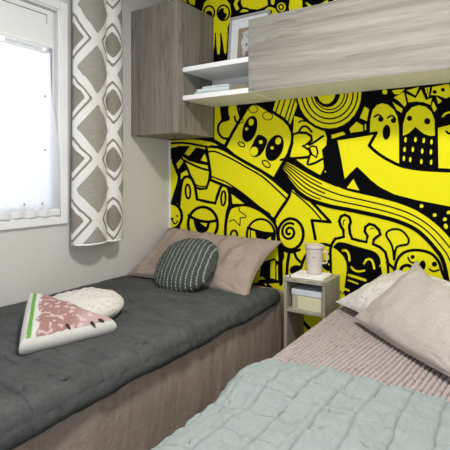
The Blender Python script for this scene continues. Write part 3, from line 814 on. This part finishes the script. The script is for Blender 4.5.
# pillows --------------------------------------------------------
def pillow(name, w, h, T, mat, M4, label, cat, group=None, n=56, pinch=.10, wr=.006, seed=0, sag=.0, flange=0, wf=1.0, ex=.42, pinch_b=None, drop=0):
    """stuffed rectangular pillow; local x across, y up, z out of its face"""
    vs = []; fs = []; W = n+1
    for side in (1, -1):
        for j in range(n+1):
            for i in range(n+1):
                u, v = 2*i/n-1, 2*j/n-1
                uu = math.copysign(abs(u)**.85, u); vv = math.copysign(abs(v)**.85, v)
                x = w/2*uu*(1-pinch*(1-vv*vv)*abs(uu)**3); y = h/2*vv*(1-(pinch_b if pinch_b is not None and v < 0 else pinch)*(1-uu*uu)*abs(vv)**3) - h*drop*(u+1)/2*(v+1)/2
                e = max(0, (1-u*u))*max(0, (1-v*v))
                z = T/2*e**ex
                edge = min(1, e*6)
                z += edge*wr*(fbm(x*9*wf+seed, y*9*wf, seed, 3)+.9*nz(x*22*wf+seed, y*5*wf, seed+2)*(.4+.6*abs(u)))
                # creases radiating from the corners
                c = abs(u*v); z -= edge*wr*.9*c*max(0, math.sin(math.atan2(1.02-abs(v), 1.02-abs(u))*13+seed))*sst(.2, .6, c)
                z -= sag*math.exp(-((u-.1)**2+(v-.2)**2)*5)*edge
                vs.append((x, y, side*z if e > 0 else 0))
    o_ = W*W
    for s in (0, 1):
        for j in range(n):
            for i in range(n):
                q_ = (j*W+i, j*W+i+1, (j+1)*W+i+1, (j+1)*W+i)
                fs.append(tuple(a+s*o_ for a in (q_ if s == 0 else q_[::-1])))
    me = bpy.data.meshes.new(name); me.from_pydata(vs, [], fs)
    bm = bmesh.new(); bm.from_mesh(me); bmesh.ops.remove_doubles(bm, verts=bm.verts[:], dist=1e-6)
    bmesh.ops.recalc_face_normals(bm, faces=bm.faces[:]); bm.to_mesh(me); bm.free()
    o = link_mesh(name, me, mat, None, True); o.matrix_world = M4
    tag(o, label, cat, group)
    # piped seam round the edge
    def ed(k):
        a = k/160*4; s_ = int(a) % 4; f = (a-int(a))*2-1
        u, v = ((f, -1), (1, f), (-f, 1), (-1, -f))[s_]
        uu = math.copysign(abs(u)**.85, u); vv = math.copysign(abs(v)**.85, v)
        return (w/2*uu*(1-pinch*(1-vv*vv)*abs(uu)**3), h/2*vv*(1-(pinch_b if pinch_b is not None and v < 0 else pinch)*(1-uu*uu)*abs(vv)**3) - h*drop*(u+1)/2*(v+1)/2, 0)
    b2 = bmesh.new(); tube(b2, [ed(k) for k in range(160)], .0022, 6, True)
    from_bm('seam', b2, mat, o, True)
    return o

def frame(origin, xa, ya):
    xa = Vector(xa).normalized(); ya = Vector(ya); ya = (ya-xa*ya.dot(xa)).normalized(); za = xa.cross(ya)
    m4 = Matrix.Identity(4)
    for i in range(3):
        m4[i][0], m4[i][1], m4[i][2], m4[i][3] = xa[i], ya[i], za[i], origin[i]
    return m4

# rose pillow leaning on the mural wall
pillow('pillow', .80, .42, .13, M['rose'], frame((.405, -.200, .770), (1, 0, -.025), (0, .30, .20)),
       'dusty rose pillow leaning against the mural wall behind the round cushion', 'pillow', None, 64, .11, .019, 1.7)
# white printed pillow lying at the head of the right bed
W_A, W_AX, W_UP = Vector((1.152, -.198, .668)), Vector((.40, -.36, .02)), Vector((.300, .115, .118))
W_AX.normalize(); wl = .50
wp = W_UP-W_AX*W_UP.dot(W_AX)
pillow('pillow', wl, wp.length*1.12, .115, M['leaf'], frame(W_A+W_AX*wl*.47+W_UP*.5, W_AX, W_UP),
       'white leaf-print pillow lying behind the pale pink pillow', 'pillow', None, 56, .03, .012, 5.1, ex=.62)
# pale pink pillow propped on it
P_A, P_B, P_C = Vector((1.308, -.395, .655)), Vector((1.735, -.800, .662)), Vector((1.525, -.205, .868))
up_ = (P_C-P_A); ax = (P_B-P_A)
cen = P_A+ax*.5+up_*.5
pillow('pillow', ax.length*1.03, (up_-ax.normalized()*up_.dot(ax.normalized())).length*1.02, .125, M['pink'], frame(cen, ax, up_),
       'pale pink linen pillow propped up on the right bed', 'pillow', None, 64, .17, .008, 9.2, pinch_b=-.05, drop=.38)

def polar_cushion(name, outline, T, mat, M4, label, cat, nr=44, na=128, pw=.5, wr=.004, seed=0, dent=None, colorf=None, gather=0):
    vs = []; fs = []
    cols = []
    for side in (1, -1):
        for i in range(nr+1):
            rr = i/nr
            rr = 1-(1-rr)**1.5
            for k in range(na):
                a = 2*PI*k/na; ox, oy = outline(a)
                x, y = ox*rr, oy*rr
                z = T/2*max(0, 1-rr**2.4)**pw
                ed = min(1, (1-rr)*5)
                z += ed*wr*(fbm(x*14+seed, y*14, seed, 3))
                z += gather*math.sin(a*23+2*nz(a*3, seed))*sst(.45, .9, rr)*min(1, (1-rr)*12)
                if dent and side == 1: z -= dent[2]*math.exp(-((x-dent[0])**2+(y-dent[1])**2)/dent[3]**2)
                vs.append((x, y, side*z))
    B = (nr+1)*na
    for s in (0, 1):
        for i in range(nr):
            for k in range(na):
                k2 = (k+1) % na
                q_ = (i*na+k, (i+1)*na+k, (i+1)*na+k2, i*na+k2)
                fs.append(tuple(j+s*B for j in (q_ if s == 0 else q_[::-1])))
    me = bpy.data.meshes.new(name); me.from_pydata(vs, [], fs)
    if colorf:
        ca = me.color_attributes.new('print', 'FLOAT_COLOR', 'POINT')
        for i, v in enumerate(vs): ca.data[i].color = colorf(*v)
    bm = bmesh.new(); bm.from_mesh(me); bmesh.ops.remove_doubles(bm, verts=bm.verts[:], dist=1e-6)
    bmesh.ops.recalc_face_normals(bm, faces=bm.faces[:]); bm.to_mesh(me); bm.free()
    o = link_mesh(name, me, mat, None, True); o.matrix_world = M4
    return tag(o, label, cat)

# round dark green cushion with dashed rows
def striped():
    t = NT('green_stitched_cotton', .9, .12)
    tc = t.n('ShaderNodeTexCoord'); sp_ = t.n('ShaderNodeSeparateXYZ'); t.l(tc.outputs['Object'], sp_.inputs[0])
    x = t.math('FRACT', t.math('MULTIPLY', t.math('ADD', sp_.outputs[0], 1), 1/.0265)); y = t.math('FRACT', t.math('MULTIPLY', t.math('ADD', sp_.outputs[1], 1), 1/.0125))
    ln = t.math('LESS_THAN', t.math('ABSOLUTE', t.math('SUBTRACT', x, .5)), .075)
    ds = t.math('LESS_THAN', t.math('ABSOLUTE', t.math('SUBTRACT', y, .5)), .34)
    base = t.ramp(t.noise(t.coord(), 60, 3), [(.3, srgb(62, 68, 62)), (.7, srgb(80, 86, 79))])
    wide = t.math('LESS_THAN', t.math('ABSOLUTE', t.math('SUBTRACT', x, .5)), .20)
    base = t.mix(t.math('MULTIPLY', wide, .12), base, srgb(150, 155, 148))
    t.color(t.mix(t.math('MULTIPLY', ln, ds), base, srgb(172, 176, 168)))
    t.bump(t.noise(t.coord(), 400, 2), .3, .001); return t.m
def sup(a, rx, ry, p=2.5):
    c, s_ = math.cos(a), math.sin(a); k = (abs(c)**p+abs(s_)**p)**(-1/p); return (rx*c*k, ry*s_*k)
gc = polar_cushion('cushion', lambda a: sup(a, .176, .160), .125, striped(),
              frame((.438, -.385, .772), (1, .04, .06), (-.02, .68, .70)), 'round dark green cushion with dashed white stripes on the left bed', 'cushion', wr=.006, seed=3, gather=.0022)

# white dotted cushion
wcush = polar_cushion('cushion', lambda a: sup(a, .165, .165, 2.1), .105, M['dotty'],
              frame((.398, -1.012, .702), (1, .1, 0), (-.1, 1, .05)), 'round white speckled cushion behind the watermelon cushion', 'cushion', wr=.006, seed=8, dent=(-.075, .03, .022, .030), gather=.0022)

# watermelon slice cushion
A_, B_, C_ = Vector((.580, -1.400, .688)), Vector((.665, -1.065, .684)), Vector((.250, -1.150, .762))
cenw = (A_+B_+C_)/3
nrm = (B_-A_).cross(C_-A_).normalized()
if nrm.z < 0: nrm = -nrm
xa = ((B_)-(A_+C_)/2).normalized(); ya = nrm.cross(xa)     # tip along +x, rind along -x
MW = frame(cenw, xa, ya)
inv = MW.inverted()
tri = [(inv @ p).xy for p in (A_, B_, C_)]
tri.sort(key=lambda p: math.atan2(p[1], p[0]))
def tri_outline(a):
    d = Vector((math.cos(a), math.sin(a))); best = 9
    for i in range(3):
        p, q_ = tri[i], tri[(i+1) % 3]; e = q_-p
        den = d.x*e.y-d.y*e.x
        if abs(den) < 1e-9: continue
        t = (p.x*e.y-p.y*e.x)/den; u = (p.x*d.y-p.y*d.x)/den
        if t > 0 and -1e-6 <= u <= 1+1e-6: best = min(best, t)
    # soft corners and bellied edges
    R0 = .19
    rr = (best**-7+R0**-7)**(-1/7) if best < 1 else R0
    rr = best*.84+rr*.16 if best < R0*1.3 else rr*.3+best*.62
    return (d.x*rr, d.y*rr)
def edge_d(x, y):
    ds = []
    for i in range(3):
        p, q_ = tri[i], tri[(i+1) % 3]; e = (q_-p).normalized(); ds.append(e.x*(y-p.y)-e.y*(x-p.x))
    return ds
tip_i = max(range(3), key=lambda i: tri[i].x)
rind_edge = (tip_i+1) % 3
SEEDS = [(.062, -.090, -.5), (.136, -.045, -.3), (.160, -.022, .2), (.055, .045, .5)]
def melon(x, y, z):
    white = srgb(204, 202, 198)
    if z < .010: return white
    ds = edge_d(x, y); dr = ds[rind_edge]; oth = min(d for i, d in enumerate(ds) if i != rind_edge)
    if oth < .013+.003*nz(x*40, y*40): return white
    if .020 < dr < .033+.003*nz(y*30, 4): return srgb(104, 158, 72)
    wob = .016*nz(y*22, x*9, 4)+.010*nz(y*55, x*30, 9)
    if dr < .048+wob: return white
    t = sst(.06, .27, dr)
    ca, cb = srgb(154, 119, 113), srgb(178, 154, 152)
    f = sst(.4, .75, t+.12*nz(x*16, y*16, 3))
    c = [ca[i]*(1-f)+cb[i]*f for i in range(3)]
    nn = nz(x*48, y*48, 11)+.4*nz(x*90, y*90, 5)
    if nn > .20 and dr < .25: c = [.72*w+.28*k for w, k in zip(srgb(208, 184, 188), c)]
    return (c[0], c[1], c[2], 1)
tm = NT('watermelon_print', .9, .12)
at_ = tm.n('ShaderNodeAttribute', attribute_name='print'); tm.color(at_.outputs['Color']); tm.bump(tm.noise(tm.coord(), 350, 2), .35, .0012)
wm = polar_cushion('cushion', tri_outline, .105, tm.m, MW, 'watermelon slice cushion with green rind and pink flesh on the left bed', 'cushion', nr=110, na=360, pw=.46, wr=.006, seed=4, colorf=melon)
sdm = plain('seed_black', srgb(52, 46, 46), .8)
def surf_z(x, y):
    a = math.atan2(y, x); ox, oy = tri_outline(a); rr = math.hypot(x, y)/max(1e-6, math.hypot(ox, oy))
    return .105/2*max(0, 1-rr**2.4)**.46 + min(1, (1-rr)*5)*.006*fbm(x*14+4, y*14, 4, 3)
for (sx, sy, sa) in SEEDS:
    bm = bmesh.new(); rows = []
    c0 = bm.verts.new((sx, sy, surf_z(sx, sy)+.0016))
    for q_ in range(16):
        a = 2*PI*q_/16; u, v = .0115*math.cos(a), .0060*math.sin(a)*(1-.35*math.cos(a))
        x, y = sx+u*math.cos(sa)-v*math.sin(sa), sy+u*math.sin(sa)+v*math.cos(sa)
        rows.append(bm.verts.new((x, y, surf_z(x, y)+.0009)))
    for q_ in range(16): bm.faces.new((c0, rows[q_], rows[(q_+1) % 16]))
    from_bm('seed', bm, sdm, wm, True)

# ------------------------------------------------------------------ right bed
RBX0, RBX1, MTR = 1.186, 2.56, .600
rbd = empty('bed', ((RBX0+RBX1)/2, -1.0, 0), 'wide bed on the right side under the overhead cabinet', 'bed')
LOC = ((RBX0+RBX1)/2, -1.0, 0)
rounded_box_cloth('mattress', RBX0, RBX1, -1.96, -.014, .285, MTR, .030, M['mattress'], rbd, .004, .03, LOC, 12)
rounded_box_cloth('bed_base', RBX0+.01, RBX1-.01, -1.94, -.02, .0, .283, .012, M['mattress'], rbd, .003, .04, LOC, 8)

# ribbed knit bedspread
RIBA = R(7); PER = .0162
def knit_f(s, t):
    y = -.030-1.02*t
    L0, r = RBX1-.02-RBX0-.022, .034
    hang = .20
    tot = L0+r*PI/2+hang
    u = (s**1.0)*tot
    d = (1-s)*tot        # distance from the right end of the top
    zt = MTR+.020
    lat = d              # 0 at right, L0 at the left shoulder
    xx = RBX1-.02-lat
    ph = (xx*math.cos(RIBA)-y*math.sin(RIBA))/PER+.25*nz(xx*7, y*7)
    rb_ = abs(math.sin(PI*ph))
    h = .0150*(sst(.48, .94, rb_)-.7)+.0016*math.sin(2*PI*(y/.0105+.5*math.floor(ph)))*rb_+.0022*nz(xx*170, y*130)+.005*nz(xx*3, y*3)
    if lat < L0: return (xx, y, zt+h)
    if lat < L0+r*PI/2:
        a = (lat-L0)/r
        return (RBX1-.02-L0-(r+h)*math.sin(a), y, zt-r+(r+h)*math.cos(a))
    dd = lat-L0-r*PI/2
    return (RBX1-.02-L0-r-h-.004*nz(y*10, dd*6), y, zt-r-dd)
def knit_shade(o):
    ca = o.data.color_attributes.new('rib_shade', 'FLOAT_COLOR', 'POINT')
    a, b = srgb(170, 160, 157), srgb(92, 79, 76)  # rib grooves coloured darker, painting the shade between the ribs
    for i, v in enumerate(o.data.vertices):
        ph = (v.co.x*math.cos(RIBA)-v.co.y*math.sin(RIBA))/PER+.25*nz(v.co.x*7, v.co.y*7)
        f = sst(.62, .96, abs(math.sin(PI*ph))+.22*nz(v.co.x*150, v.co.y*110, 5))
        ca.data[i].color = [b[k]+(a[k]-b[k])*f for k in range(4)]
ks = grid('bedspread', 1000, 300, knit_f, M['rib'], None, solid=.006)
knit_shade(ks); tag(ks, 'mauve ribbed knit bedspread covering the head half of the right bed', 'bedspread')

# sage muslin blanket across the foot half
def muslin_f(s, t):
    edge_y = -.918
    y0 = edge_y-1.09*t
    L0, r, hang = 1.298, .062, .26
    tot = L0+r*PI/2+hang
    lat = (1-s)*tot
    xx = 2.545-lat
    y = y0 - .055*sst(1.38, 1.18, xx)*(1-t) + .012*nz(xx*6, 1.5)*(1-t)
    # lengthwise creases about 8 cm apart, cross rows about 11 cm apart
    c = (xx+.020*nz(y*4, xx*2, 6)+.008*nz(y*12, xx*5, 2))/.082; fc = abs(c-round(c))*.082; ic = round(c)
    on = max(0.15, min(1, .75+1.4*nz(ic*3.7, y*5.5)))
    h = -.0165*on*math.exp(-(fc/.0052)**2)+.0045*on*math.exp(-((fc-.011)/.006)**2)-.002*math.exp(-(fc/.020)**2)
    g = (y+.012*nz(xx*5, 4.4)+.004*nz(xx*30, 4))/.105; fg = abs(g-round(g))*.105
    h -= .0060*max(0, .5+1.2*nz(xx*8, round(g)*5))*math.exp(-(fg/.003)**2)
    h += .016*nz(xx*3.2, y*3.6, 4)+.014*nz(xx*8, y*5, 7)+.009*nz(xx*20, y*9, 3)+.0058*nz(xx*40+y*14, y*26, 2)+.0060*nz(xx*18, y*46, 8)*math.exp(-(fc/.022)**2)+.0016*nz(xx*80, y*80, 2)
    h += .006*math.exp(-((y+1.10)/.10)**2)*sst(1.75, 1.3, xx)
    rim = sst(0, .022, t)
    zt = MTR+.050
    zz = zt+h*rim-(1-rim)*.020
    if lat < L0: return (xx, y, zz)
    if lat < L0+r*PI/2:
        a = (lat-L0)/r
        return (2.545-L0-(r+h*.8)*math.sin(a), y, zt-(1-rim)*.020-r+(r+h*.8)*math.cos(a))
    dd = lat-L0-r*PI/2
    return (2.545-L0-r-h*.7-.03*math.sin(dd*9)-.012*nz(y*8, dd*7), y, zt-r-dd)
mb = grid('blanket', 420, 330, muslin_f, M['green'], None, solid=.010)
tag(mb, 'sage green crinkled muslin blanket over the foot of the right bed', 'blanket')

# ------------------------------------------------------------------ nightstand and what stands on it
NX0, NX1, NY0, NZ0, NZ1 = .908, 1.120, -.212, .568, .731
ns = empty('nightstand', ((NX0+NX1)/2, -.11, 0), 'small pale oak nightstand with open niche between the two beds', 'nightstand')
def nsb(name, a, bev=.0012):
    bm = bmesh.new(); add_box(bm, *a, bev=bev)
    for v in bm.verts: v.co -= Vector(ns.location)
    return from_bm(name, bm, M['oak_n'], ns)
nsb('side_panel', (NX0, NX0+.016, NY0, YB, 0, NZ1-.017)); nsb('side_panel', (NX1-.016, NX1, NY0, YB, 0, NZ1-.017))
nsb('top', (NX0, NX1, NY0-.003, YB, NZ1-.016, NZ1))
nsb('bottom_shelf', (NX0+.0165, NX1-.0165, NY0+.001, YB, NZ0, NZ0+.014))
nsb('back_panel', (NX0+.0165, NX1-.0165, -.024, YB, NZ0+.015, NZ1-.017))
sbx = empty('storage_box', (1.020, -.122, NZ0+.0145), 'cream storage box with pale blue lid inside the nightstand niche', 'box')
cream = plain('box_cream', srgb(214, 212, 180), .7); lidm = plain('box_lid', srgb(206, 214, 220), .6)
box('box_body', -.074, .074, -.072, .072, 0, .068, cream, sbx, .002)
box('lid', -.077, .077, -.075, .075, .069, .096, lidm, sbx, .002)
box('shade_strip', -.0735, -.045, -.0728, -.0721, .004, .066, plain('box_shade', srgb(176, 174, 150), .7), sbx, 0)  # darker strip painted as shade on the left of the box front

tray = empty('tray', (1.018, -.118, NZ1+.0003), 'flat white tray under the cup on the nightstand', 'tray', None, R(3))
bm = bmesh.new(); add_box(bm, -.086, .078, -.072, .066, 0, .008, .003, 3); from_bm('tray_base', bm, M['white'], tray)
bm = bmesh.new()
for a in ((-.086, .078, -.072, -.068), (-.086, .078, .062, .066), (-.086, -.082, -.068, .062), (.074, .078, -.068, .062)): add_box(bm, a[0], a[1], a[2], a[3], .0081, .0115, .001)
from_bm('tray_rim', bm, M['white'], tray)

cupm = plain('cup_blush', srgb(208, 197, 192), .45, .4, .02)
cup = empty('travel_cup', (1.016, -.085, NZ1+.0087), 'pale blush travel cup with handle standing on the white tray', 'cup', None, R(20))
lathe('cup_body', [(.0335, 0), (.0355, .002), (.037, .02), (.0405, .07), (.0435, .118), (.0445, .126)], cupm, cup, 48)
lathe('lid', [(.0465, .1262), (.048, .128), (.048, .139), (.0465, .143), (.0445, .1445), (.0435, .1405), (.036, .1400), (.010, .1405)], cupm, cup, 48)
bm = bmesh.new()
hp = [(.0390, 0, .112), (.055, 0, .113), (.0605, 0, .110), (.0615, 0, .095), (.0605, 0, .065), (.058, 0, .056), (.052, 0, .053), (.0375, 0, .054)]
tube(bm, catmull(hp, False, 6), .0045, 10); from_bm('handle', bm, cupm, cup, True)
bm = bmesh.new(); add_box(bm, -.053, -.036, -.010, .010, .1445, .150, .002)
bmesh.ops.rotate(bm, cent=(-.036, 0, .1445), matrix=Matrix.Rotation(R(28), 3, 'Y'), verts=bm.verts[:]); from_bm('sip_tab', bm, cupm, cup)
bm = bmesh.new(); add_box(bm, -.009, .005, -.0428, -.0418, .086, .0885, .0003)
from_bm('mark', bm, plain('mark_grey', srgb(120, 112, 110)), cup)

# little silver ring at the corner of the nightstand
rg = empty('bracelet', (.948, -.168, NZ1+.0115), 'small silver bracelet at the left corner of the nightstand', 'bracelet')
bm = bmesh.new(); tube(bm, [(.013*math.cos(2*PI*k/28), .011*math.sin(2*PI*k/28), 0) for k in range(28)], .0032, 8, True)
from_bm('band', bm, plain('bracelet_silver', srgb(200, 200, 200), .25, .6), rg, True)
bm = bmesh.new(); bmesh.ops.create_uvsphere(bm, u_segments=12, v_segments=8, radius=.005)
for v in bm.verts: v.co += Vector((.012, -.004, .002))
from_bm('bead', bm, plain('bracelet_dark', srgb(50, 50, 52), .3, .5), rg, True)
rg.location.z = NZ1+.0036; rg.location.x = .922; rg.location.y = -.190

# ------------------------------------------------------------------ light
lampm = bpy.data.materials.new('lamp_glow'); lampm.use_nodes = True
lb_ = lampm.node_tree.nodes['Principled BSDF']; lb_.inputs['Emission Color'].default_value = (1, .96, .9, 1); lb_.inputs['Emission Strength'].default_value = 2.0
cl_ = empty('ceiling_light', (1.50, -1.30, Z_C-.03), 'round flush ceiling light above the right bed', 'lamp')
lathe('housing', [(.150, .0), (.155, .004), (.155, .029), (.15, .0295)], M['white'], cl_, 48)
lathe('diffuser', [(.02, -.014), (.09, -.011), (.138, -.002), (.145, -.0005)], lampm, cl_, 48)
def area(name, loc, rot, size, power, color, shape='DISK', sy=None):
    l = bpy.data.lights.new(name, 'AREA'); l.shape = shape; l.size = size
    if sy: l.size_y = sy
    l.energy = power; l.color = color
    o = bpy.data.objects.new(name, l); COL.objects.link(o); o.location = loc; o.rotation_euler = rot; return o
area('ceiling_lamp_light', (1.50, -1.30, Z_C-.05), (0, 0, 0), .28, 26, (1, .955, .90))
# daylight coming through the window
area('window_daylight', (-.55, -1.28, 1.60), (0, R(-90), 0), 1.1, 10, (.93, .97, 1), 'RECTANGLE', 1.0)

# added soft fill light behind the camera, brightens fronts and undersides
area('rear_fill_light', (1.9, -2.95, .95), (R(93), 0, R(10)), 1.5, 9, (.97, .98, 1), 'RECTANGLE', 1.5)
w = bpy.data.worlds.new('world'); sc.world = w; w.use_nodes = True
bg = w.node_tree.nodes['Background']; bg.inputs['Color'].default_value = (.96, .98, 1, 1); bg.inputs['Strength'].default_value = .66

sc.view_settings.view_transform = 'Standard'; sc.view_settings.look = 'None'
sc.view_settings.exposure = 0.30; sc.view_settings.gamma = 1.0
try: sc.view_settings.use_curve_mapping = False
except Exception: pass
